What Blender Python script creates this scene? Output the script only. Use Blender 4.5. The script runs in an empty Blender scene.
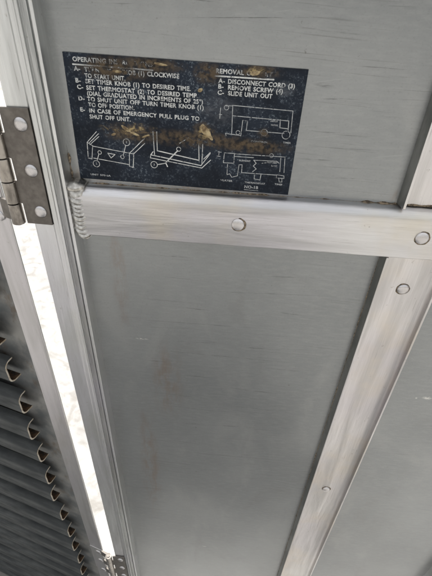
import bpy, bmesh, math, random
from mathutils import Vector, Matrix
random.seed(7)
sc = bpy.context.scene
col = sc.collection

# ------------------------------------------------------------------ camera
S = 0.4            # metres per door unit; the panel sheet stands at y = 0
ZC = 1.72           # camera height above the ground
cam_d = bpy.data.cameras.new("camera")
cam = bpy.data.objects.new("camera", cam_d); col.objects.link(cam)
right = Vector((0.99633, 0.075928, 0.039519)); down = Vector((0.07733, -0.60047, -0.7959)); fwd = Vector((-0.0367, 0.796035, -0.604137))
m = Matrix((right, -down, -fwd)).transposed().to_4x4()
m.translation = Vector((0, -S, ZC))
cam.matrix_world = m
cam_d.sensor_fit = 'VERTICAL'; cam_d.sensor_height = 36; cam_d.lens = 430 / 576 * 36
cam_d.dof.use_dof = True; cam_d.dof.focus_distance = .5; cam_d.dof.aperture_fstop = 26
cam_d.clip_start = 0.01; cam_d.clip_end = 500
sc.camera = cam

# ------------------------------------------------------------------ sky, sun, exposure
SUN_EL, SUN_AZ = math.radians(48), math.radians(9)      # azimuth from +Y towards +X: behind the door, to the right
w = bpy.data.worlds.new("World"); sc.world = w; w.use_nodes = True
wn = w.node_tree; bg = wn.nodes['Background']
sky = wn.nodes.new('ShaderNodeTexSky'); sky.sky_type = 'NISHITA'; sky.sun_disc = False
sky.sun_elevation = SUN_EL; sky.sun_rotation = SUN_AZ; sky.air_density = 2.0; sky.dust_density = 8.0; sky.ozone_density = 1.0
hz = wn.nodes.new('ShaderNodeHueSaturation'); hz.inputs['Saturation'].default_value = .13      # thin white haze
wn.links.new(sky.outputs[0], hz.inputs['Color']); wn.links.new(hz.outputs[0], bg.inputs[0]); bg.inputs[1].default_value = 0.15
sl = bpy.data.lights.new("sun", 'SUN'); sl.energy = 2.0; sl.angle = math.radians(0.5); sl.color = (1, 0.965, 0.91)
so = bpy.data.objects.new("sun", sl); col.objects.link(so)
sd = Vector((math.sin(SUN_AZ) * math.cos(SUN_EL), math.cos(SUN_AZ) * math.cos(SUN_EL), math.sin(SUN_EL)))
so.rotation_euler = sd.to_track_quat('Z', 'Y').to_euler(); so.location = sd * 8
sc.view_settings.view_transform = 'Standard'; sc.view_settings.look = 'None'; sc.view_settings.gamma = 1
sc.view_settings.use_curve_mapping = False
sc.view_settings.exposure = 1.38

# ------------------------------------------------------------------ material helpers
class NT:
    def __init__(self, name):
        self.m = bpy.data.materials.new(name); self.m.use_nodes = True
        self.t = self.m.node_tree; self.b = self.t.nodes['Principled BSDF']; self.out = self.t.nodes['Material Output']
        tc = self.t.nodes.new('ShaderNodeTexCoord'); self.oc = tc.outputs['Object']
    def put(self, sock, v):
        if isinstance(v, bpy.types.NodeSocket): self.t.links.new(v, sock)
        elif v is not None: sock.default_value = v
    def mth(self, op, a, b=None, c=None, clamp=False):
        n = self.t.nodes.new('ShaderNodeMath'); n.operation = op; n.use_clamp = clamp
        self.put(n.inputs[0], a); self.put(n.inputs[1], b)
        if c is not None: self.put(n.inputs[2], c)
        return n.outputs[0]
    def vm(self, op, a, b=None):
        n = self.t.nodes.new('ShaderNodeVectorMath'); n.operation = op
        self.put(n.inputs[0], a); self.put(n.inputs[1], b)
        return n.outputs['Value'] if op in ('LENGTH', 'DISTANCE', 'DOT_PRODUCT') else n.outputs[0]
    def noise(self, scale, sv=(1, 1, 1), detail=4, rough=.55, dist=0., off=(0, 0, 0), vec=None):
        v = self.vm('MULTIPLY', vec or self.oc, sv)
        if off != (0, 0, 0): v = self.vm('ADD', v, off)
        n = self.t.nodes.new('ShaderNodeTexNoise'); n.inputs['Scale'].default_value = scale
        n.inputs['Detail'].default_value = detail; n.inputs['Roughness'].default_value = rough; n.inputs['Distortion'].default_value = dist
        self.put(n.inputs['Vector'], v); return n.outputs['Fac']
    def ramp(self, f, lo, hi, a=0., b=1.):
        n = self.t.nodes.new('ShaderNodeMapRange'); n.clamp = True; n.interpolation_type = 'SMOOTHSTEP'
        self.put(n.inputs[0], f); n.inputs[1].default_value = lo; n.inputs[2].default_value = hi
        n.inputs[3].default_value = a; n.inputs[4].default_value = b; return n.outputs[0]
    def lin(self, f, lo, hi, a, b):
        n = self.t.nodes.new('ShaderNodeMapRange'); n.clamp = True
        self.put(n.inputs[0], f); n.inputs[1].default_value = lo; n.inputs[2].default_value = hi
        n.inputs[3].default_value = a; n.inputs[4].default_value = b; return n.outputs[0]
    def mix(self, f, a, b):
        n = self.t.nodes.new('ShaderNodeMix'); n.data_type = 'RGBA'
        self.put(n.inputs[0], f)
        self.put(n.inputs[6], a if isinstance(a, bpy.types.NodeSocket) else (*a, 1)); self.put(n.inputs[7], b if isinstance(b, bpy.types.NodeSocket) else (*b, 1))
        return n.outputs[2]
    def ell(self, c, r, inner=.3):          # 1 inside an ellipse about c, fading to 0 at its rim
        v = self.vm('DIVIDE', self.vm('SUBTRACT', self.oc, c), r)
        return self.ramp(self.vm('LENGTH', v), inner, 1., 1., 0.)
    def bump(self, h, strength, dist):
        n = self.t.nodes.new('ShaderNodeBump'); n.inputs['Strength'].default_value = strength; n.inputs['Distance'].default_value = dist
        self.put(n.inputs['Height'], h); self.put(self.b.inputs['Normal'], n.outputs[0])
    def set(self, col=None, metal=None, rough=None, spec=None):
        if col is not None: self.put(self.b.inputs['Base Color'], col if isinstance(col, bpy.types.NodeSocket) else (*col, 1))
        self.put(self.b.inputs['Metallic'], metal); self.put(self.b.inputs['Roughness'], rough)
        if spec is not None: self.put(self.b.inputs['Specular IOR Level'], spec)
        return self

def brushed(name, along, base=(.66, .645, .62), r0=.24, r1=.40, tint=(.55, .5, .42), aniso=.45):
    n = NT(name)
    k = {'x': (1.2, 90, 90), 'z': (90, 90, 1.2)}[along]
    fine = n.noise(14, k, 5, .7); hair = n.noise(40, k, 2, .6, off=(3, 1, 2))
    blot = n.noise(9, (1, 1, 1), 4, .6); big = n.noise(4.2, (1, 1, 1), 2, .5, off=(6, 6, 1)); spots = n.noise(170, (1, 1, 1), 3, .6)
    wide = n.noise(5, {'x': (1, 6, 9), 'z': (9, 6, 1)}[along], 3, .55, .4, off=(1, 4, 7))
    c = n.mix(n.ramp(big, .35, .65), base, tuple(v * q for v, q in zip(base, (.86, .84, .89))))
    c = n.mix(n.ramp(wide, .42, .66, 0, .6), c, tuple(v * .58 for v in base))
    c = n.mix(n.ramp(blot, .46, .68, 0, .55), c, tint)
    c = n.mix(n.lin(fine, .3, .7, .3, 0.), c, (.34, .33, .32))
    c = n.mix(n.lin(hair, .3, .7, .2, 0.), c, (.36, .35, .34))
    c = n.mix(n.ramp(spots, .68, .77, 0, .5), c, (.26, .23, .2))
    sc_ = n.noise(46, {'x': (.5, 9, 26), 'z': (26, 9, .5)}[along], 2, .5, .8, off=(5, 5, 5))
    c = n.mix(n.ramp(sc_, .69, .73, 0, .45), c, (.22, .21, .2))
    rr = n.mth('ADD', n.mth('MULTIPLY', fine, .45), n.mth('ADD', n.mth('MULTIPLY', big, .35), n.mth('MULTIPLY', wide, .2)))
    n.set(c, 1.0, n.lin(rr, .3, .7, r0, r1))
    h = n.mth('ADD', n.mth('MULTIPLY', fine, .5), n.mth('ADD', n.mth('MULTIPLY', hair, .5), n.mth('MULTIPLY', wide, 9.)))
    n.bump(h, .35, .0006)
    return n.m

def dots(n, pts, col_fac):
    acc = None
    for c, r in pts:
        e = n.ell(c, r)
        acc = e if acc is None else n.mth('MAXIMUM', acc, e)
    return acc

def panel_material(name, marks, chips, rust):
    n = NT(name)
    def turned(ang):                       # object coordinates turned in the sheet's plane
        mp = n.t.nodes.new('ShaderNodeMapping'); mp.inputs['Rotation'].default_value = (0, math.radians(ang), 0); n.t.links.new(n.oc, mp.inputs[0]); return mp.outputs[0]
    cloud = n.noise(5, (1, 1, 1), 3, .5); smear = n.noise(11, (1, 1, .55), 4, .6, .9, off=(3, 3, 8)); grain = n.noise(260, (.25, 1, 1), 3, .6)
    c = n.mix(n.ramp(cloud, .3, .7), (.236, .245, .246), (.288, .297, .296))
    c = n.mix(n.ramp(smear, .5, .72, 0, .4), c, (.36, .36, .35))
    c = n.mix(n.ramp(smear, .28, .46, .3, 0.), c, (.20, .197, .19))
    c = n.mix(n.ramp(grain, .42, .7, 0, .28), c, (.35, .355, .35))
    pit = n.noise(520, (.8, 1, 1), 3, .7, off=(2, 2, 2)); c = n.mix(n.ramp(pit, .54, .7, 0, .26), c, (.16, .16, .158)); c = n.mix(n.ramp(pit, .3, .44, .14, 0.), c, (.36, .36, .355))
    def scratches(ang, scale, sv, lo, hi, amt, colr, off, gscale):
        v = turned(ang); q = n.noise(scale, sv, 3, .6, .35, off=off, vec=v); gt = n.noise(gscale, (1, 1, 1.6), 3, .6, off=(off[2], off[0], off[1]))
        return n.mix(n.mth('MULTIPLY', n.mth('MULTIPLY', n.ramp(q, lo, hi), n.ramp(gt, .47, .66)), amt), c, colr)
    c = scratches(1.2, 22, (.55, 1, 26), .61, .70, .4, (.085, .083, .08), (1, 7, 3), 9)
    c = scratches(-2.5, 16, (.4, 1, 42), .60, .68, .38, (.1, .098, .095), (6, 2, 5), 5)
    c = scratches(9, 20, (.6, 1, 40), .64, .70, .3, (.44, .44, .43), (2, 2, 9), 12)
    c = scratches(-38, 18, (.7, 1, 50), .66, .71, .25, (.42, .42, .41), (8, 1, 4), 14)
    spots = n.noise(120, (1, 1, 1), 3, .6, off=(4, 1, 1)); c = n.mix(n.ramp(spots, .69, .76, 0, .5), c, (.1, .09, .08))
    if marks:
        wob = n.noise(90, (.45, 1, 9.), 5, .8, .4)
        acc = None; tv = [(a_, turned(a_)) for a_ in (-3.2, -1.2, .6, 2.6)]
        for i_, (cc, rr_) in enumerate(marks):
            a_, v_ = tv[(i_ * 7 + i_ // 3) % 4]; ca, sa = math.cos(math.radians(a_)), math.sin(math.radians(a_))
            ct = (cc[0] * ca + cc[2] * sa, 0, -cc[0] * sa + cc[2] * ca)
            e_ = n.ramp(n.vm('LENGTH', n.vm('DIVIDE', n.vm('SUBTRACT', v_, ct), rr_)), .2, 1., .35 + .65 * ((i_ * 37) % 10) / 10, 0.)
            acc = e_ if acc is None else n.mth('MAXIMUM', acc, e_)
        d = n.mth('MULTIPLY', acc, n.ramp(wob, .44, .58))
        c = n.mix(n.mth('MULTIPLY', d, .75), c, (.055, .054, .056))
    if chips:
        d = n.mth('MULTIPLY', dots(n, chips, None), n.ramp(n.noise(300, detail=3), .38, .55)); c = n.mix(n.mth('MULTIPLY', d, .8), c, (.6, .59, .56))
    if rust:
        d = n.mth('MULTIPLY', dots(n, rust, None), n.ramp(n.noise(60, (1.3, 1, .35), 5, .68), .40, .68))
        c = n.mix(n.mth('MULTIPLY', d, .5), c, (.235, .165, .12))
    n.set(c, .85, n.lin(n.mth('ADD', n.mth('MULTIPLY', smear, .6), n.mth('MULTIPLY', cloud, .4)), .2, .8, .278, .31), .5)
    n.bump(n.mth('ADD', n.mth('MULTIPLY', grain, .05), n.mth('MULTIPLY', n.noise(2.6, detail=1, off=(1, 1, 1)), 6.)), .18, .0012)
    return n.m

M = {}
M['bar'] = brushed('brushed_bar', 'x', (.72, .715, .715), .278, .36, (.66, .595, .47))
M['rail'] = brushed('brushed_rail', 'z', (.75, .73, .71), .278, .36, (.70, .615, .51))
M['stile'] = brushed('brushed_stile', 'z', (.74, .755, .75), .278, .36, (.56, .57, .54))
M['jamb'] = brushed('brushed_jamb', 'z', (.63, .622, .61), .3, .42, (.46, .43, .39))
M['rivet'] = brushed('rivet_metal', 'x', (.74, .73, .715), .15, .25)
n = NT('weld_metal'); b_ = n.noise(300, detail=4); n.set(n.mix(n.ramp(b_, .35, .7), (.33, .315, .29), (.56, .54, .505)), 1., n.lin(b_, .3, .7, .3, .4)); M['weld'] = n.m
n = NT('dark_flange'); b_ = n.noise(30, (1, 1, .4), 5, .65); n.set(n.mix(n.ramp(b_, .35, .65), (.17, .175, .165), (.29, .29, .275)), .8, .4); M['dark_face'] = n.m  # darker metal for the rail's left outer faces
n = NT('grime_shade'); b_ = n.noise(420, detail=4, rough=.7); n.set(n.mix(n.ramp(b_, .42, .6), (.05, .038, .026), (.24, .185, .125)), 0., .9); M['grime_shade'] = n.m  # dirt brown, also the colour of the modelled shadow strips
n = NT('aged_hinge_steel'); b_ = n.noise(120, (1, 1, 1), 5, .65); b2 = n.noise(22, detail=3)
n.set(n.mix(n.ramp(b_, .35, .7), (.125, .113, .102), (.175, .16, .145)), .9, n.lin(b2, .3, .7, .36, .5)); n.bump(b_, .25, .0005); M['hinge'] = n.m
n = NT('worn_knuckle_steel'); b_ = n.noise(80, (1, 1, .4), 4, .65); n.set(n.mix(n.ramp(b_, .35, .65), (.16, .145, .13), (.36, .33, .295)), .95, n.lin(b_, .3, .7, .16, .25)); M['knuckle'] = n.m

# slats
n = NT('slat_outer'); a = n.noise(9, (1, 1, 10), 4, .6); b_ = n.noise(40, detail=4)
n.set(n.mix(n.ramp(a, .35, .7), (.03, .0325, .033), (.075, .078, .076)), .0, n.lin(b_, .3, .7, .6, .8), .25); M['slat'] = n.m
n = NT('slat_inner'); b_ = n.noise(70, detail=5, rough=.65); n.set(n.mix(n.ramp(b_, .4, .62), (.04, .033, .027), (.15, .085, .045)), .3, .6); M['slat_in'] = n.m
n = NT('slat_cut_edge'); b_ = n.noise(200, detail=4); n.set(n.mix(n.ramp(b_, .35, .6), (.42, .34, .24), (.74, .67, .56)), .3, .5); M['slat_cut'] = n.m
n = NT('stained_back_plate'); b_ = n.noise(16, detail=5, rough=.65); b2 = n.noise(30, (1, 1, .6), 5, .7, off=(4, 4, 4))
c = n.mix(n.ramp(b_, .35, .65), (.13, .138, .14), (.27, .265, .25)); c = n.mix(n.ramp(b2, .56, .72, 0, .6), c, (.13, .085, .05)); n.set(c, .5, .5); M['back'] = n.m

# ground
n = NT('sunlit_concrete'); b_ = n.noise(3, detail=6, rough=.65); b2 = n.noise(40, detail=4); b3 = n.noise(9, (1, 1, 1), 4, .6, 1.)
c = n.mix(n.ramp(b_, .3, .7), (.21, .207, .201), (.285, .281, .273)); c = n.mix(n.ramp(b3, .46, .66, 0, .75), c, (.15, .14, .125)); c = n.mix(n.ramp(b2, .45, .7, 0, .3), c, (.18, .172, .16))
n.set(c, 0., .9); n.bump(b2, .4, .004); M['ground'] = n.m

# ------------------------------------------------------------------ mesh helpers
def link(name, me, mats, parent=None, loc=(0, 0, 0)):
    o = bpy.data.objects.new(name, me); col.objects.link(o)
    for mt in (mats if isinstance(mats, (list, tuple)) else [mats]): me.materials.append(mt)
    if parent: o.parent = parent
    o.location = loc
    return o
def mesh(name, verts, faces, smooth=False):
    me = bpy.data.meshes.new(name); me.from_pydata(verts, [], faces)
    bm = bmesh.new(); bm.from_mesh(me); bmesh.ops.recalc_face_normals(bm, faces=bm.faces); bm.to_mesh(me); bm.free()
    if smooth:
        for p in me.polygons: p.use_smooth = True
    return me
def bevel(o, wd, seg=2, ang=30):
    md = o.modifiers.new('bevel', 'BEVEL'); md.width = wd; md.segments = seg; md.limit_method = 'ANGLE'; md.angle_limit = math.radians(ang); md.harden_normals = True
    for p in o.data.polygons: p.use_smooth = True
def empty(name, loc, label, cat, group=None):
    o = bpy.data.objects.new(name, None); col.objects.link(o); o.location = loc; o.empty_display_size = .1
    o['label'] = label; o['category'] = cat
    if group: o['group'] = group
    return o
def extr_z(name, prof, z0, z1, cuts=1):             # closed outline (x, y) drawn out along z
    k = len(prof); V = []; F = []
    for i in range(cuts + 1):
        z = z0 + (z1 - z0) * i / cuts
        V += [(x, y, z) for x, y in prof]
    for i in range(cuts):
        for j in range(k):
            a, b = i * k + j, i * k + (j + 1) % k
            F.append((a, b, b + k, a + k))
    F.append(tuple(range(k))); F.append(tuple(range(cuts * k, cuts * k + k)))
    return mesh(name, V, F)
def box_me(name, x0, x1, y0, y1, z0, z1):
    return extr_z(name, [(x0, y0), (x1, y0), (x1, y1), (x0, y1)], z0, z1)
def lathe_y(name, prof, seg=28, squash=1., wob=0.):   # (radius, height) spun about -y; height stands towards the viewer
    V = []; F = []
    for r, h in prof:
        for j in range(seg):
            a = 2 * math.pi * j / seg; rr = r * (1 + wob * math.sin(3 * a + 1) + wob * .6 * math.sin(7 * a))
            V.append((rr * math.cos(a), -h, rr * math.sin(a)))
    for i in range(len(prof) - 1):
        for j in range(seg):
            a, b = i * seg + j, i * seg + (j + 1) % seg
            F.append((a, b, b + seg, a + seg))
    F.append(tuple(range((len(prof) - 1) * seg, len(prof) * seg)))
    return mesh(name, V, F, True)

# ------------------------------------------------------------------ ground
gm = bpy.data.meshes.new('ground'); gm.from_pydata([(-200, -200, 0), (200, -200, 0), (200, 200, 0), (-200, 200, 0)], [], [(0, 1, 2, 3)])
g = link('ground', gm, M['ground']); g['kind'] = 'structure'

# ------------------------------------------------------------------ the door
ZB = -1.30                                   # foot of the door below camera height
ZT = 0.80  # unseen top, raised to lengthen the door's shadow on the ground
door = empty('cabinet_door', (.06, 0, ZC + ZB), 'grey riveted aluminium door with instruction plate, crossbar and vertical channel rail', 'door')
OFF = (-.06, 0, -ZB)                          # children keep camera-height coordinates
def ap(xa, d): return (xa * (1 - d) * S, -d * S)   # a place seen at xa on the sheet but standing d proud of it

BAR_T, BAR_B = -.4575 * S, -.590 * S
RX0, RX1 = .393 * S, .5535 * S               # outer sides of the centre rail
def mk(x0, x1, z, th=.0022): return ((((x0 + x1) / 2) * S, 0, z * S), (abs(x1 - x0) / 2 * S, .02, th * .75))
marks_up = [mk(-.35, -.1, -.12, .0008), mk(-.2, .2, -.085, .0007), mk(.14, .33, -.33, .0007), mk(.13, .36, -.375, .0007), mk(.2, .34, -.16, .0007), mk(.128, .30, -.298, .0016), mk(.05, .25, -.10, .0012), mk(.15, .25, -.225, .0012), mk(.12, .22, -.36, .0012), mk(.2, .33, -.40, .001), mk(.26, .33, -.245, .001), mk(-.2, -.05, -.06, .001), mk(.13, .19, -.20, .004)]
marks_ll = [mk(-.38, .1, -.735, .0008), mk(-.15, .36, -.765, .0008), mk(-.36, .2, -.905, .0009), mk(-.1, .3, -.93, .0008), mk(-.3, .28, -1.04, .0009), mk(-.35, .0, -1.26, .0009), mk(-.05, .33, -1.30, .0009), mk(-.3, .25, -1.42, .001), mk(-.2, .3, -1.62, .001), mk(-.30, -.02, -.66, .0014), mk(-.34, .0, -.822, .0018), mk(-.2, -.0, -.845, .0012), mk(.12, .26, -.835, .0018), mk(-.19, .02, -.985, .002), mk(.04, .14, -.99, .0014), mk(-.28, -.18, -1.09, .0014), mk(-.17, -.03, -1.15, .0016), mk(.0, .22, -1.20, .0012), mk(-.25, .05, -1.33, .0012), mk(.05, .3, -.70, .001), mk(-.1, .2, -1.5, .0012), mk(-.36, -.28, -.9, .0012), mk(.1, .3, -1.08, .001)]
M['panel_up'] = panel_material('dull_sheet_above', marks_up, [], [((-.385 * S, 0, -.445 * S), (.03, .02, .014)), ((-.1 * S, 0, -.452 * S), (.12, .02, .004)), ((.39 * S, 0, -.44 * S), (.012, .02, .012))])
M['panel_ll'] = panel_material('dull_sheet_left', marks_ll, [((-.04 * S, 0, -2.5 * S), (.006, .02, .0025)), ((-.28 * S, 0, -.99 * S), (.011, .02, .0016))], [((-.29 * S, 0, -1.75 * S), (.022, .02, .22)), ((-.33 * S, 0, -.75 * S), (.012, .02, .10)), ((-.2 * S, 0, -1.2 * S), (.03, .02, .1))])
M['panel_lr'] = panel_material('dull_sheet_right', [mk(.62, .75, -1.2, .001), mk(.6, .8, -1.5, .001), mk(.7, .9, -1.9, .0012)], [((.695 * S, 0, -1.16 * S), (.008, .02, .004)), ((.735 * S, 0, -1.155 * S), (.004, .02, .003)), ((.66 * S, 0, -1.165 * S), (.002, .02, .002))], [])
def sheet(x0, x1, z0, z1, mt):
    o = link('panel', box_me('panel', x0, x1, 0, .0016, z0, z1), mt, door, OFF); return o
p = sheet(-.43 * S, 1.24 * S, -.52 * S, ZT, M['panel_up']); p['label'] = 'pale grey scuffed upper sheet behind the plate'
p = sheet(-.43 * S, .47 * S, ZB + .01, -.5225 * S, M['panel_ll']); p['label'] = 'dark grey scratched lower sheet left of the rail'
p = sheet(.4725 * S, 1.24 * S, ZB + .01, -.5225 * S, M['panel_lr']); p['label'] = 'smooth pale lower sheet right of the rail'

# stiles: folded channel section, outer flange, lips and recessed web
def stile_prof():
    return [ap(-.549, .022), ap(-.497, .022), ap(-.494, .030), ap(-.482, .032), ap(-.4805, .046), ap(-.4735, .046), ap(-.471, .016), ap(-.4535, .014), ap(-.4505, .044), ap(-.4425, .044), ap(-.421, .0005), (-.421 * S, .012), (-.549 * .978 * S, .012)]
pr = stile_prof()
st = link('stile', extr_z('stile', pr, ZB, ZT, 8), M['stile'], door, OFF); bevel(st, .0007, 2)
cx = (1.205 * .956 - .4425 * .956) * S
prm = [(cx - x, y) for x, y in pr]
st = link('stile', extr_z('stile', prm, ZB, ZT, 8), M['stile'], door, OFF); bevel(st, .0007, 2)

# crossbar: hat section with a rounded upper edge
def bar_outline():
    d = .0365 * S; pts = []
    def arc(cy, cz, r, a0, a1, k=5):
        for i in range(k + 1):
            a = math.radians(a0 + (a1 - a0) * i / k); pts.append((cy + r * math.cos(a), cz + r * math.sin(a)))
    pts.append((-.0002, BAR_T)); arc(-d + .0105, BAR_T - .0105, .0105, 90, 180, 9); arc(-d + .0016, BAR_B + .0016, .0016, 180, 270, 3); pts.append((-.0002, BAR_B))
    return pts
def extr_x(name, prof, xs, jitter=0.):
    k = len(prof); V = []; F = []
    for x in xs:
        jz = random.uniform(-jitter, jitter); jy = random.uniform(-jitter, jitter) * .6
        V += [(x, y + (jy if y < -.002 else 0), z + jz) for y, z in prof]
    for i in range(len(xs) - 1):
        for j in range(k):
            a, b = i * k + j, i * k + (j + 1) % k
            F.append((a, b, b + k, a + k))
    F.append(tuple(range(k))); F.append(tuple(range((len(xs) - 1) * k, len(xs) * k)))
    return mesh(name, V, F)
xs = [-.41 * S + (1.06 * S + .41 * S) * i / 24 for i in range(25)]
bar = link('crossbar', extr_x('crossbar', bar_outline(), xs, .00022), M['bar'], door, OFF)
bevel(bar, .0004, 1, 60); bar['label'] = 'horizontal brushed crossbar with rounded upper edge'

# centre rail: channel open to the viewer, cut where the crossbar passes
def rail_prof():
    h = .034 * S; t = .0026; pts = [(RX0 - .0024, -.0002), (RX0, -h), (RX0 + t, -h)]
    r = .0035
    for i in range(5):
        a = math.radians(180 + 90 * i / 4); pts.append((RX0 + t + r + r * math.cos(a), -.0026 - r - r * math.sin(a)))
    r = .0075
    for i in range(6):
        a = math.radians(270 + 90 * i / 5); pts.append((RX1 - t - r + r * math.cos(a), -.0026 - r - r * math.sin(a)))
    pts += [(RX1 - t, -h), (RX1, -h), (RX1, -.0002)]
    return pts
for z0, z1, lb in ((ZB + .005, BAR_B - .0012, 'long lower length of channel rail'), (BAR_T + .0012, ZT, 'short upper length of channel rail')):
    r_ = link('channel_rail', extr_z('channel_rail', rail_prof(), z0, z1, 6), [M['rail'], M['dark_face']], door, OFF); r_['label'] = lb
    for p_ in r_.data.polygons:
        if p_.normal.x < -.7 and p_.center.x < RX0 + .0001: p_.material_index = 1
    bevel(r_, .0006, 2)

# rivets
riv_me = lathe_y('rivet', [(.0066, -.0006), (.0066, .0006), (.0063, .0014), (.0056, .0020), (.0044, .0025), (.0024, .0028), (.0006, .0029)])
ring_me = lathe_y('grime_shade_ring', [(.0079, -.0002), (.0074, .0003), (.0060, .0004)], 40, 1., .03)  # dirt round the head and its shadow, both put into one dark ring
def rivet(x, y, z, tilt=(0, 0)):
    o = link('rivet', riv_me, M['rivet'] if not riv_me.materials else [], door, (OFF[0] + x, y, OFF[2] + z)); o.rotation_euler = (tilt[0], random.uniform(0, 6), tilt[1])
    q = link('grime_shade_ring', ring_me, M['grime_shade'] if not ring_me.materials else [], o, (-.0003, 0, .0004))
    return o
dB = .0365
def riv_at(xa, za, d): return (xa * (1 - d) * S, -d * S, za * (1 - d) * S)
for xa, za, d in ((.003, -.545, dB), (.478, -.546, dB), (.479, -.711, .0065), (.476, -1.806, .0065), (.953, -.546, dB), (.478, -.12, .0065)):
    rivet(*riv_at(xa, za, d), (random.uniform(-.06, .06), random.uniform(-.06, .06)))

# weld bead down the left end of the crossbar
def weld():
    V = []; F = []; NS, NTH = 330, 24; N = 12
    rnd = random.Random(4); jit = [rnd.uniform(-.12, .12) for _ in range(40)]; jr = [rnd.uniform(-.07, .07) for _ in range(40)]
    for i in range(NS + 1):
        s = i / NS
        z = BAR_T + .0045 - s * (BAR_T - BAR_B + .006)
        cxx = (-.4225 + .003 * math.sin(3 * s)) * .965 * S + .004 * max(0, s - .8) / .2
        q = s * N; iq = int(q); ph = q - iq + jit[iq] * math.sin(math.pi * (q - iq))
        rip = max(0., min(1., ph)) ** .7
        R = .0086 * (1 + jr[iq]) * (1 + .16 * math.exp(-((s - .05) / .07) ** 2))
        end = min(1., math.sqrt(max(0., s / .05))) * min(1., math.sqrt(max(0., (1 - s) / .05)))
        R *= max(.05, end)
        lift = .0046 * (1 - rip) ** 1.4 * (1 if s > .1 else s / .1)
        for j in range(NTH + 1):
            th = math.pi * j / NTH; sag = math.sin(th)
            rr = R * (1 - .10 * (1 - rip) ** 2)
            V.append((cxx - rr * math.cos(th), -.0100 - .85 * rr * sag + lift * sag + (.012 if j in (0, NTH) else 0), z - .0062 * sag * min(1, s * 5) + .001))
    k = NTH + 1
    for i in range(NS):
        for j in range(NTH):
            a = i * k + j; F.append((a, a + 1, a + k + 1, a + k))
    F.append(tuple(range(k))); F.append(tuple(range(NS * k, NS * k + k)))
    return mesh('weld_bead', V, F, True)
wb = link('weld_bead', weld(), M['weld'], door, OFF); wb['label'] = 'rippled weld bead joining crossbar to stile'

# dirt gathered in the seams, and dark strips that stand for edge shadows
def seam_dirt_shade(p0, p1, wall, floor, rmax, seed, k=60, gap=.35):
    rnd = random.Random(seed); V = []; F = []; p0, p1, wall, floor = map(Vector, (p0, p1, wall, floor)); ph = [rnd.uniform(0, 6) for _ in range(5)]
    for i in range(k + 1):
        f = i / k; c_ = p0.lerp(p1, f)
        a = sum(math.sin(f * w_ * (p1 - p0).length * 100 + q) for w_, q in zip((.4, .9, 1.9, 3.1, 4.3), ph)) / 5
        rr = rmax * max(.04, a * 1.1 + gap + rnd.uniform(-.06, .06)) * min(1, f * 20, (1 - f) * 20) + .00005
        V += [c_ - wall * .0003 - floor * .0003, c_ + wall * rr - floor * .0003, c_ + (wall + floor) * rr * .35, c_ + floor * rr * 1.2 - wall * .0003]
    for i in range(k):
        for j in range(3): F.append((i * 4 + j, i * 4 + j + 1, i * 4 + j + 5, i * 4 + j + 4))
    link('seam_dirt_shade', mesh('seam_dirt_shade', V, F, True), M['grime_shade'], door, OFF)
seam_dirt_shade((-.40 * S, 0, BAR_T), (.39 * S, 0, BAR_T), (0, 0, 1), (0, -1, 0), .0016, 1, 140, .3)
seam_dirt_shade((.30 * S, 0, BAR_T + .0002), (.39 * S, 0, BAR_T + .0002), (0, 0, 1), (0, -1, 0), .0022, 2, 60, .5)
seam_dirt_shade((RX0 + .003, -.0027, BAR_T + .0012), (RX1 - .004, -.0027, BAR_T + .0012), (0, -1, 0), (0, 0, 1), .0016, 3, 50, .8)
seam_dirt_shade((RX0 + .003, -.0027, BAR_B - .001), (RX1 - .006, -.0027, BAR_B - .001), (0, -1, 0), (0, 0, -1), .0024, 4, 50, .2)
seam_dirt_shade((-.42 * S, -.0005, BAR_T + .001), (-.42 * S, -.0005, BAR_T + .03), (0, -1, 0), (1, 0, 0), .0020, 5, 30, .5)
seam_dirt_shade((RX0 - .0024, 0, BAR_B - .002), (RX0 - .0024, 0, ZB + .02), (-1, 0, 0), (0, -1, 0), .0009, 6, 200, .6)  # dark strip imitating the shade along the rail's left side
seam_dirt_shade((-.40 * S, 0, BAR_B), (.39 * S, 0, BAR_B), (0, 0, -1), (0, -1, 0), .0016, 7, 120, .5)  # dark strip in place of the gap shadow under the crossbar

# ------------------------------------------------------------------ instruction plate
PW, PH = .2077, .1122
pl_n = NT('etched_navy_plate')
def plate_masks(n):
    e = lambda cx, cy, rx, ry, inner=.2: n.ell((cx / 1000, 0, cy / 1000), (rx / 1000, .05, ry / 1000), inner)
    nz = n.noise(95, (1, 1, 1.6), 6, .68, .8); nz2 = n.noise(230, detail=4, off=(2, 3, 1))
    regs = [e(-60, 46, 44, 13), e(-30, 51, 40, 8), e(20, 48, 16, 12), e(62, 52, 26, 7), e(10, -9, 75, 10), e(-48, -8, 34, 12), e(62, -11, 48, 9), e(18, 0, 14, 10), e(73, 2, 8, 6)]
    acc = regs[0]
    for r in regs[1:]: acc = n.mth('MAXIMUM', acc, r)
    core = n.mth('MULTIPLY', acc, n.ramp(n.mth('ADD', n.mth('MULTIPLY', nz, .75), n.mth('MULTIPLY', nz2, .25)), .34, .52))
    return core, acc, nz, nz2
core, acc, nz, nz2 = plate_masks(pl_n)
n = pl_n
speck = n.noise(520, detail=3, rough=.7); patch = n.noise(30, detail=3, off=(7, 1, 1))
c = n.mix(n.ramp(patch, .35, .65), (.006, .009, .015), (.014, .020, .031))
c = n.mix(n.mth('MULTIPLY', n.ramp(speck, .53, .68), n.ramp(patch, .4, .68, .12, .95)), c, (.14, .165, .19))
haze = n.mth('MAXIMUM', n.ell((.030, 0, .020), (.022, .05, .020)), n.ell((.086, 0, .040), (.012, .05, .008)))
c = n.mix(n.mth('MULTIPLY', haze, n.ramp(nz, .35, .65, .05, .55)), c, (.10, .105, .115))
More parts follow.
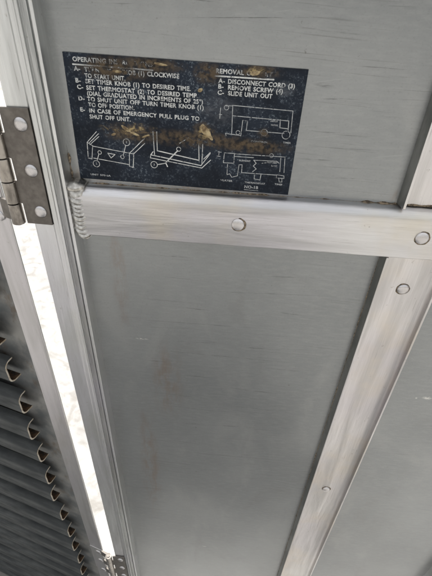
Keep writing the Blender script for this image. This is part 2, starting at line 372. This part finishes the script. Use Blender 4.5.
brown = n.mix(n.ramp(nz2, .35, .65), (.022, .017, .012), (.12, .085, .05))
c = n.mix(n.mth('MULTIPLY', core, .85), c, brown)
dark = n.mth('MULTIPLY', acc, n.ramp(nz2, .55, .7))
c = n.mix(n.mth('MULTIPLY', dark, .6), c, (.012, .01, .008))
gold = n.mth('MULTIPLY', n.mth('MAXIMUM', n.ell((-.050, 0, -.004), (.032, .05, .008)), n.mth('MAXIMUM', n.ell((.060, 0, .050), (.012, .05, .007)), n.ell((.02, 0, -.002), (.01, .05, .008)))), n.ramp(nz, .53, .62))
c = n.mix(n.mth('MULTIPLY', gold, .85), c, (.36, .27, .13))
n.set(c, 0., n.lin(nz2, .3, .7, .4, .55), .16); n.bump(n.mth('ADD', n.mth('MULTIPLY', speck, .3), core), .4, .0006)
M['plate'] = n.m
n = NT('white_print'); core, acc, nz, nz2 = plate_masks(n)
hard = n.mth('MAXIMUM', n.ell((-.066, 0, .0435), (.022, .05, .0032), .75), n.mth('MAXIMUM', n.ell((-.045, 0, .0515), (.018, .05, .004), .7), n.ell((.066, 0, .05), (.011, .05, .004), .7)))
hole = n.mth('MAXIMUM', n.mth('MULTIPLY', core, .95), n.mth('MULTIPLY', hard, n.ramp(nz2, .32, .5, .2, 1.)))
nick = n.noise(420, detail=2, off=(3, 9, 4)); hole = n.mth('MAXIMUM', hole, n.ramp(nick, .58, .7, 0, .75))
n.set(n.mix(n.ramp(nz2, .35, .7), (.58, .58, .56), (.38, .385, .38)), 0., .55)
tr = n.t.nodes.new('ShaderNodeBsdfTransparent'); ms = n.t.nodes.new('ShaderNodeMixShader')
n.t.links.new(hole, ms.inputs[0]); n.t.links.new(n.b.outputs[0], ms.inputs[1]); n.t.links.new(tr.outputs[0], ms.inputs[2]); n.t.links.new(ms.outputs[0], n.out.inputs[0])
M['ink'] = n.m
fd = n.m.copy(); fd.name = 'faded_print'; M['ink2'] = fd
for q in fd.node_tree.nodes:
    if q.type == 'MIX' and q.data_type == 'RGBA': q.inputs[6].default_value = (.40, .41, .41, 1); q.inputs[7].default_value = (.22, .225, .23, 1)
n = NT('dried_adhesive'); b_ = n.noise(260, detail=4); n.set(n.mix(n.ramp(b_, .35, .65), (.12, .075, .03), (.42, .33, .18)), 0., .6); n.bump(b_, .6, .001); M['glue'] = n.m

plate = link('instruction_plate', box_me('instruction_plate', -PW / 2, PW / 2, -.0009, .0, -PH / 2, PH / 2), M['plate'], door)
plate.location = (OFF[0] - .1375 * S, -.0004, OFF[2] - .3077 * S); plate.rotation_euler = (0, math.radians(.745), 0)
plate['label'] = 'worn dark blue instruction plate with white lettering and diagrams'
YI = -.00105
def text_part(txt, x, z, x1=None, cap=3.45, name='lettering', shear=0.):
    cu = bpy.data.curves.new('lettering', 'FONT'); cu.body = txt; cu.size = 1.; cu.resolution_u = 3; cu.offset = .028; cu.space_word = 1.35; cu.space_character = 1.08
    o = bpy.data.objects.new('tmp', cu); col.objects.link(o)
    dg = bpy.context.evaluated_depsgraph_get(); me = bpy.data.meshes.new_from_object(o.evaluated_get(dg))
    bpy.data.objects.remove(o); bpy.data.curves.remove(cu)
    vx = [v.co.x for v in me.vertices]; w0, w1 = min(vx), max(vx)
    kz = cap / .69 / 1000
    kx = kz * 1.05 if x1 is None else (x1 - x) / 1000 / (w1 - w0)
    for v in me.vertices:
        v.co = Vector((x / 1000 + (v.co.x - w0) * kx + v.co.y * shear * kz, YI, z / 1000 + v.co.y * kz))
    me.name = name
    return link(name, me, M['ink2' if name == 'caption' else 'ink'], plate)
TEXT = [("OPERATING INSTRUCTIONS", -95.7, 49.6, -27.0), ("A-", -95.7, 42.3), ("TURN TIMER KNOB (1) CLOCKWISE", -86.5, 42.2, -4.4), ("TO START UNIT.", -87, 37.2, -51.3),
 ("B-", -95.5, 32.9), ("SET TIMER KNOB (1) TO DESIRED TIME.", -86.9, 32.8, 5.6), ("C-", -94.9, 27.7), ("SET THERMOSTAT (2) TO DESIRED TEMP.", -86.7, 27.6, 12.1), ("(DIAL GRADUATED IN INCREMENTS OF 25\u00b0)", -86.6, 22.9, 16.7),
 ("D-", -95, 18.2), ("TO SHUT UNIT OFF TURN TIMER KNOB (1)", -87.2, 18.1, 17.5), ("TO OFF POSITION.", -86.7, 13.3, -44.8), ("E-", -94.7, 8.6), ("IN CASE OF EMERGENCY PULL PLUG TO", -86.5, 8.3, 14.0), ("SHUT OFF UNIT.", -86.8, 3.0, -49.0),
 ("REMOVAL OF UNIT", 26.9, 48.5, 74.3), ("A-", 29.3, 41.0), ("DISCONNECT CORD (3)", 37.6, 41.0, 94.6), ("B-", 29.5, 36.6), ("REMOVE SCREW (4)", 37.9, 36.3, 85.0), ("C-", 29.2, 31.7), ("SLIDE UNIT OUT", 38.2, 31.6, 76.6)]
for t in TEXT: text_part(t[0], t[1], t[2], t[3] if len(t) > 3 else None)
for t in (("UNIT 570-SA", -92.9, -52.0, -72.7, 1.7), ("HEATER", 36.4, -47.2, 48.1, 1.7), ("THERMOSTAT", 60, -47.4, 80, 1.6), ("TIMER", 89.3, -46.8, 97.4, 1.6), ("NO-1B", 60.3, -52.6, 73.8, 2.9), ("TIMER", 91.5, -6.0, 98.7, 1.5), ("SWITCH", 77.6, 12.2, 84, 1.3), ("MOTOR", 78.5, 8.8, 84.7, 1.3), ("PILOT LIGHT", 79.5, -25.6, 89, 1.4), ("LAMP", 83.9, -28.6, 89.3, 1.3), ("ELEMENT", 52.8, -25.9, 63.7, 1.4), ("2", -86.2, -40.6, -85.2, 1.9), ("1", -54.7, -17.3, -54.0, 1.9), ("3", -29.2, -37.0, -28.2, 1.9), ("CONTROL", 62, -7.0, 78, 1.4)):
    text_part(t[0], t[1], t[2], t[3], t[4], 'caption')
def strokes(name, segs, circ, wd):
    V = []; F = []
    def seg(a, b, wd):
        d = Vector((b[0] - a[0], b[1] - a[1])); L = d.length
        if L < 1e-6: return
        d /= L; nx, nz_ = -d.y * wd / 2, d.x * wd / 2; e = d * wd * .4
        k = len(V)
        for q, s in ((Vector(a) - e, 1), (Vector(b) + e, 1), (Vector(b) + e, -1), (Vector(a) - e, -1)):
            V.append(((q.x + s * nx) / 1000, YI - .00003 * (k % 7), (q.y + s * nz_) / 1000))
        F.append((k, k + 1, k + 2, k + 3))
    for s in segs: seg(s[0], s[1], s[2] if len(s) > 2 else wd)
    for (cx_, cz_, r) in circ:
        N = 14
        for i in range(N):
            a, b = 2 * math.pi * i / N, 2 * math.pi * (i + 1) / N
            seg((cx_ + r * math.cos(a), cz_ + r * math.sin(a)), (cx_ + r * math.cos(b), cz_ + r * math.sin(b)), wd * .8)
    return link(name, mesh(name, V, F), M['ink2' if name == 'wiring_diagram' else 'ink'], plate)
strokes('underline', [((-96, 47.2), (-27, 47.0), 1.2)], [], 1.2)
strokes('underline', [((26.5, 46.2), (76, 46.6), 1.2)], [], 1.2)
D1 = [((-92.2, -19.4), (-82.1, -8.7)), ((-90.8, -20.3), (-80.3, -10.4)), ((-89.8, -21.5), (-80.3, -13.1)), ((-92.2, -19.4), (-93.1, -34.7)), ((-93.1, -34.7), (-89.5, -35.4)), ((-89.5, -35.4), (-87.4, -22.8)), ((-92.2, -19.4), (-86.4, -22.8)), ((-86.4, -22.8), (-52.2, -26.7)), ((-87.8, -34.3), (-53.5, -38.0)), ((-52.2, -26.7), (-53.1, -39.6)), ((-53.1, -39.6), (-49.4, -40.6)), ((-49.4, -40.6), (-48.0, -26.3)), ((-52.2, -26.7), (-36.8, -11.5)), ((-49.9, -24.6), (-38.7, -12.9)), ((-48.0, -26.9), (-37.0, -16.2)), ((-48.5, -27.0), (-52.2, -26.7)), ((-82.2, -30.0), (-84.5, -36.1)), ((-55.3, -19.6), (-58.4, -29.2)), ((-73.3, -28.3), (-70.6, -32.9)), ((-70.6, -32.9), (-66.3, -29.1)), ((-66.3, -29.1), (-73.3, -28.3))]
strokes('unit_drawing', D1, [(-81.2, -28.3, 1.7), (-85.7, -39.8, 3.2), (-54.3, -16.4, 3.2), (-59.3, -30.9, 1.7)], .62)
D2 = [((-28.7, -4.7), (-28.0, -26.0)), ((-25.2, -4.5), (-25.2, -22.2)), ((-25.2, -22.2), (14.8, -28.3), .9), ((-31.6, -26.6), (-29.3, -23.4)), ((-31.6, -26.6), (16.8, -33.3), .9), ((-32.1, -29.6), (17.7, -35.6)), ((-31.6, -26.6), (-32.1, -29.6)), ((16.8, -33.3), (25.2, -20.8)), ((17.7, -35.6), (25.8, -27.1)), ((14.0, -12.0), (14.8, -28.9)), ((17.8, -12.6), (17.6, -32.3)), ((19.2, -26.7), (25.1, -19.9)), ((-5.7, -20.6), (-17.4, -33.3), 1.1), ((-17.4, -33.3), (-15.7, -36.9), 1.0), ((-25.6, -35.8), (-18.3, -34.0)), ((-3.9, -13.4), (4.7, -7.6))]
strokes('drawer_drawing', D2, [(-4.8, -19.1, 2.0), (-28.7, -36.1, 3.2)], .7)
D3 = [((43.1, 23.6), (96.1, 22.7)), ((96.1, 22.7), (97.2, 4.1)), ((43.1, 23.6), (44.0, -1.3)), ((43.4, 14.9), (93.8, 14.1)), ((93.8, 14.1), (94.5, 5.4)), ((86.2, 14.8), (86.7, 7.6)), ((86.7, 7.6), (94.3, 7.2)), ((53.0, 11.5), (57.2, 11.4)), ((57.2, 11.4), (57.0, 3.0)), ((53.0, 11.5), (52.4, -2.5)), ((57.0, 3.0), (91.2, 2.9)), ((35.7, 22.7), (43.1, 23.2)), ((32.6, 20.7), (32.3, 11.8)), ((31.6, 15.3), (34.0, 15.1)), ((38.3, -1.1), (52.3, -2.0)), ((38.3, -1.1), (39.0, -3.0))]
strokes('wiring_diagram', D3, [(73.3, 2.3, 3.0), (93.2, 1.6, 3.6), (37.7, 21.4, 2.0), (49.6, .5, 1.8)], .62)
D4 = [((38.5, -19.1), (47.9, -19.0)), ((47.9, -19.0), (48.1, -28.4)), ((48.1, -28.4), (38.1, -28.7)), ((38.1, -28.7), (38.5, -19.1)), ((48.3, -19.3), (95.3, -18.6)), ((48.5, -21.7), (66.2, -21.5)), ((95.3, -18.6), (96.6, -33.7)), ((91.6, -19.9), (92.5, -33.1)), ((42.2, -30.0), (42.3, -40.4)), ((42.3, -40.4), (44.8, -39.1)), ((44.8, -39.1), (47.1, -42.5)), ((47.1, -42.5), (52.5, -40.6)), ((52.5, -40.6), (53.1, -29.5)), ((56.1, -29.2), (56.2, -37.1)), ((56.2, -37.1), (90.0, -36.8)), ((53.1, -29.5), (56.1, -29.2)), ((66.5, -23.9), (69.2, -26.7)), ((69.2, -26.7), (66.7, -29.6)), ((66.7, -29.6), (69.8, -32.2)), ((69.8, -32.2), (66.7, -35.2)), ((66.5, -23.9), (88.1, -23.2)), ((88.1, -23.2), (90.7, -25.0)), ((69.0, -38.2), (68.9, -42.4)), ((68.9, -42.4), (74.6, -43.0)), ((74.6, -43.0), (75.0, -37.7)), ((90.0, -36.4), (97.0, -36.9)), ((97.0, -36.9), (97.4, -39.6)), ((97.4, -39.6), (90.0, -39.6)), ((90.0, -39.6), (90.0, -36.4)), ((92.4, -40.0), (93.4, -43.5)), ((93.4, -43.5), (96.0, -43.3)), ((96.0, -43.3), (95.4, -39.8)), ((32.5, -18.6), (35.5, -18.8)), ((31.8, -22.7), (34.7, -22.8)), ((33.5, -18.5), (33.2, -23.0)), ((74.7, -26.3), (78.5, -25.4)), ((60.3, -54.2), (73.8, -54.3), .5)]
strokes('wiring_diagram', D4, [(82.6, -18.2, 1.8)], .62)
def lump(cx_, cz_, rx, rz, h, rot, seed):
    rnd = random.Random(seed); N, Rg = 18, 5; V = [(cx_ / 1000, -.0009 - h / 1000, cz_ / 1000)]; F = []
    rad = [1 + .12 * math.sin(2 * 2 * math.pi * q / N + seed) + rnd.uniform(-.1, .1) for q in range(N)]
    for i in range(1, Rg + 1):
        f = i / Rg
        for j in range(N):
            a = 2 * math.pi * j / N; x_, z_ = rx * f * rad[j] * math.cos(a), rz * f * rad[j] * math.sin(a)
            V.append(((cx_ + x_ * math.cos(rot) - z_ * math.sin(rot)) / 1000, -.0009 - h / 1000 * (1 - f ** 2) * rnd.uniform(.6, 1.2) + (.0004 if i == Rg else 0), (cz_ + x_ * math.sin(rot) + z_ * math.cos(rot)) / 1000))
    for j in range(N): F.append((0, 1 + j, 1 + (j + 1) % N))
    for i in range(Rg - 1):
        for j in range(N):
            a, b = 1 + i * N + j, 1 + i * N + (j + 1) % N
            F.append((a, b, b + N, a + N))
    link('adhesive_residue', mesh('adhesive_residue', V, F, True), M['glue'], plate)
lump(20, -.5, 7.6, 4.0, 1.1, -.75, 3); lump(25, -6, 3.5, 1.6, .6, -.9, 23); lump(-58, 44, 5, 1.2, .4, -.1, 31); lump(-20, 52, 6, 1.3, .4, -.1, 33); lump(-54, -4, 6, 1.7, .6, -.6, 5); lump(-46, -8, 5, 1.3, .5, -.35, 6); lump(-36, -9.5, 4.5, 1.2, .5, .35, 7); lump(60, 50.5, 5, 2.2, .6, .3, 9); lump(14, 34, 2.6, 1.8, .5, .2, 12); lump(-66, -10, 2.2, 1.6, .4, .6, 15)

# ------------------------------------------------------------------ hinges
AY = math.radians(16)
ux, uy = -math.cos(AY), math.sin(AY); vx_, vy_ = math.sin(AY), math.cos(AY)
def jw(t, w_): return ((-.619 + t * ux + w_ * vx_) * S, (t * uy + w_ * vy_) * S)     # place on the rack front
hz0, hz1 = -.2765 * S, -.572 * S
kx, ky, kr = -.5935 * .968 * S, -.030 * S, .0180 * .968 * S
screw_me = lathe_y('rivet_head', [(.0068, -.0004), (.0066, .0005), (.0054, .0014), (.0030, .0019), (.0006, .0020)], 24)
def cyl_z(name, x, y, r, z0, z1, seg=20, r_in=0):
    prof = [(x + r * math.cos(2 * math.pi * j / seg), y + r * math.sin(2 * math.pi * j / seg)) for j in range(seg)]
    me = extr_z(name, prof, z0, z1)
    return me
def make_hinge(label):
    root = empty('hinge', (kx, ky, ZC + hz1), label, 'hinge', 'hinges on the door edge')
    of = (-kx, -ky, -hz1)
    yA = -.0225 * S; t = .0024
    n_ = 5; L = (hz0 - hz1) / n_
    # leaf on the door, notched where the other leaf's knuckles sit
    xr = -.4985 * .972 * S; xk = kx + kr * .55; xn = kx + kr * 1.28
    V = []; F = []
    def plate2d(outline, y0, y1):
        k = len(outline); V = [(x, y0, z) for x, z in outline] + [(x, y1, z) for x, z in outline]
        F = [tuple(range(k)), tuple(range(k, 2 * k))] + [(j, (j + 1) % k, (j + 1) % k + k, j + k) for j in range(k)]
        return V, F
    out = [(xr, hz0), (xr, hz1)]
    for i in range(n_ - 1, -1, -1):
        za, zb = hz0 - (i + 1) * L, hz0 - i * L
        x_ = xk if i % 2 == 1 else xn
        out += [(x_, za + .0004), (x_, zb - .0004)]
    V, F = plate2d(out, yA - t, yA)
    lf = link('leaf', mesh('leaf', V, F), M['hinge'], root, of); bevel(lf, .0005, 2); lf['label'] = 'dark leaf riveted to the door stile'
    for za in (-.3228, -.4366, -.5504):
        q = link('rivet', screw_me, M['rivet'] if not screw_me.materials else [], lf, (-.5250 * .971 * S, yA - t, za * .971 * S)); q.rotation_euler = (.05, 1., -.04)
    # leaf on the jamb
    pts = [jw(.0, -.0005), jw(.078, -.0005), jw(.078, -.0040), jw(.0, -.0040)]
    lf2 = link('leaf', extr_z('leaf', pts, hz1, hz0), M['jamb'], root, of); bevel(lf2, .0005, 2); lf2['label'] = 'pale leaf riveted to the jamb'
    for za in (-.3228, -.4366, -.574):
        x_, y_ = jw(.026, -.0040)
        q = link('rivet', screw_me, [], lf2, (x_, y_, za * S * .995)); q.rotation_euler = (0, .4, -AY)
    for i in range(n_):
        za, zb = hz0 - (i + 1) * L, hz0 - i * L
        k_ = link('knuckle', cyl_z('knuckle', kx, ky + .001, kr, za + .0005, zb - .0005), M['knuckle'], root, of); bevel(k_, .0006, 2)
        if i % 2 == 0:                        # tongue back to the jamb leaf
            xj, yj = jw(.006, -.0040)
            me = extr_z('tongue', [(kx - kr * .2, ky + kr * .95), (kx - kr * .9, ky + kr * .55), (xj, yj - .0012), (xj, yj + .0012)], za + .0006, zb - .0006)
            link('tongue', me, M['hinge'], k_)
    link('pin', cyl_z('pin', kx, ky + .001, kr * .45, hz1 - .0015, hz0 + .0015, 12), M['hinge'], root, of)
    return root
h1 = make_hinge('upper dark steel hinge with riveted leaf beside the instruction plate')
def copy_tree(o, parent=None):
    c_ = o.copy(); col.objects.link(c_); c_.parent = parent
    for ch in list(o.children): copy_tree(ch, c_)
    return c_
h2 = copy_tree(h1); h2.location.z += -2.402 * S; h2['label'] = 'lower dark steel hinge at the foot of the bright gap'

# ------------------------------------------------------------------ slatted rack left of the door
RB, RT = -1.72, .80
rx0, ry0 = jw(.3, .03)
rack = empty('slat_rack', (rx0, ry0, ZC + RB), 'metal rack of dark open-ended channel slats left of the door', 'rack')
ro = (-rx0, -ry0, -RB)
jb = link('jamb', extr_z('jamb', [jw(0, 0), jw(.0785, 0), jw(.0785, .03), jw(.0735, .03), jw(.0735, .005), jw(0, .005)], RB, RT, 8), M['jamb'], rack, ro); bevel(jb, .0006, 2)
link('back_plate', extr_z('back_plate', [jw(.078, .072), jw(2.2, .072), jw(2.2, .079), jw(.078, .079)], RB, RT), M['back'], rack, ro)
link('side_plate', extr_z('side_plate', [jw(.0785, .0305), jw(.0785, .0718), jw(.0745, .0718), jw(.0745, .0305)], RB, RT), M['jamb'], rack, ro)
def slat_mesh():
    t = .0068; r = .030; H = .058; BT, BB = .046, .056; sec = []
    def arc(cw, cz, r, a0, a1, k=6): return [(cw + r * math.cos(math.radians(a0 + (a1 - a0) * i / k)), cz + r * math.sin(math.radians(a0 + (a1 - a0) * i / k))) for i in range(k + 1)]
    outer = [(BT, H)] + arc(r, H - r, r, 90, 180) + arc(r, -H + r, r, 180, 270) + [(BB, -H)]
    inner = [(BT, H - t)] + arc(r, H - r, r - t, 90, 180) + arc(r, -H + r, r - t, 180, 270) + [(BB, -H + t)]
    k = len(outer); V = []
    for tt in (.235, 2.15):
        for lst in (outer, inner):
            for w_, z_ in lst:
                x_, y_ = jw(tt, w_); V.append((x_, y_, z_ * S))
    F = []; mi = []
    for j in range(k - 1):
        F.append((j, j + 1, 2 * k + j + 1, 2 * k + j)); mi.append(0)
        F.append((k + j, k + j + 1, 3 * k + j + 1, 3 * k + j)); mi.append(1)
        F.append((j, j + 1, k + j + 1, k + j)); mi.append(2)
        F.append((2 * k + j, 2 * k + j + 1, 3 * k + j + 1, 3 * k + j)); mi.append(2)
    for j in (0, k - 1): F.append((j, k + j, 3 * k + j, 2 * k + j)); mi.append(0)
    me = bpy.data.meshes.new('slat'); me.from_pydata(V, [], F)
    for mt in (M['slat'], M['slat_in'], M['slat_cut']): me.materials.append(mt)
    for p_, i_ in zip(me.polygons, mi): p_.material_index = i_; p_.use_smooth = i_ < 2
    bm = bmesh.new(); bm.from_mesh(me); bmesh.ops.recalc_face_normals(bm, faces=bm.faces); bm.to_mesh(me); bm.free()
    try: me.set_sharp_from_angle(angle=math.radians(40))
    except Exception: pass
    return me
sm = slat_mesh()
for k in range(-7, 16):
    zc = -1.31 - .1938 * k
    if zc * S < RB + .03: break
    o = bpy.data.objects.new('slat', sm); col.objects.link(o); o.parent = rack
    dt = random.uniform(-.013, .013)
    o.location = (ro[0] + dt * ux * S, ro[1] + dt * uy * S, ro[2] + zc * S + random.uniform(-.0016, .0016)); o.rotation_euler = (random.uniform(-.03, .03), random.uniform(-.008, .008), 0)
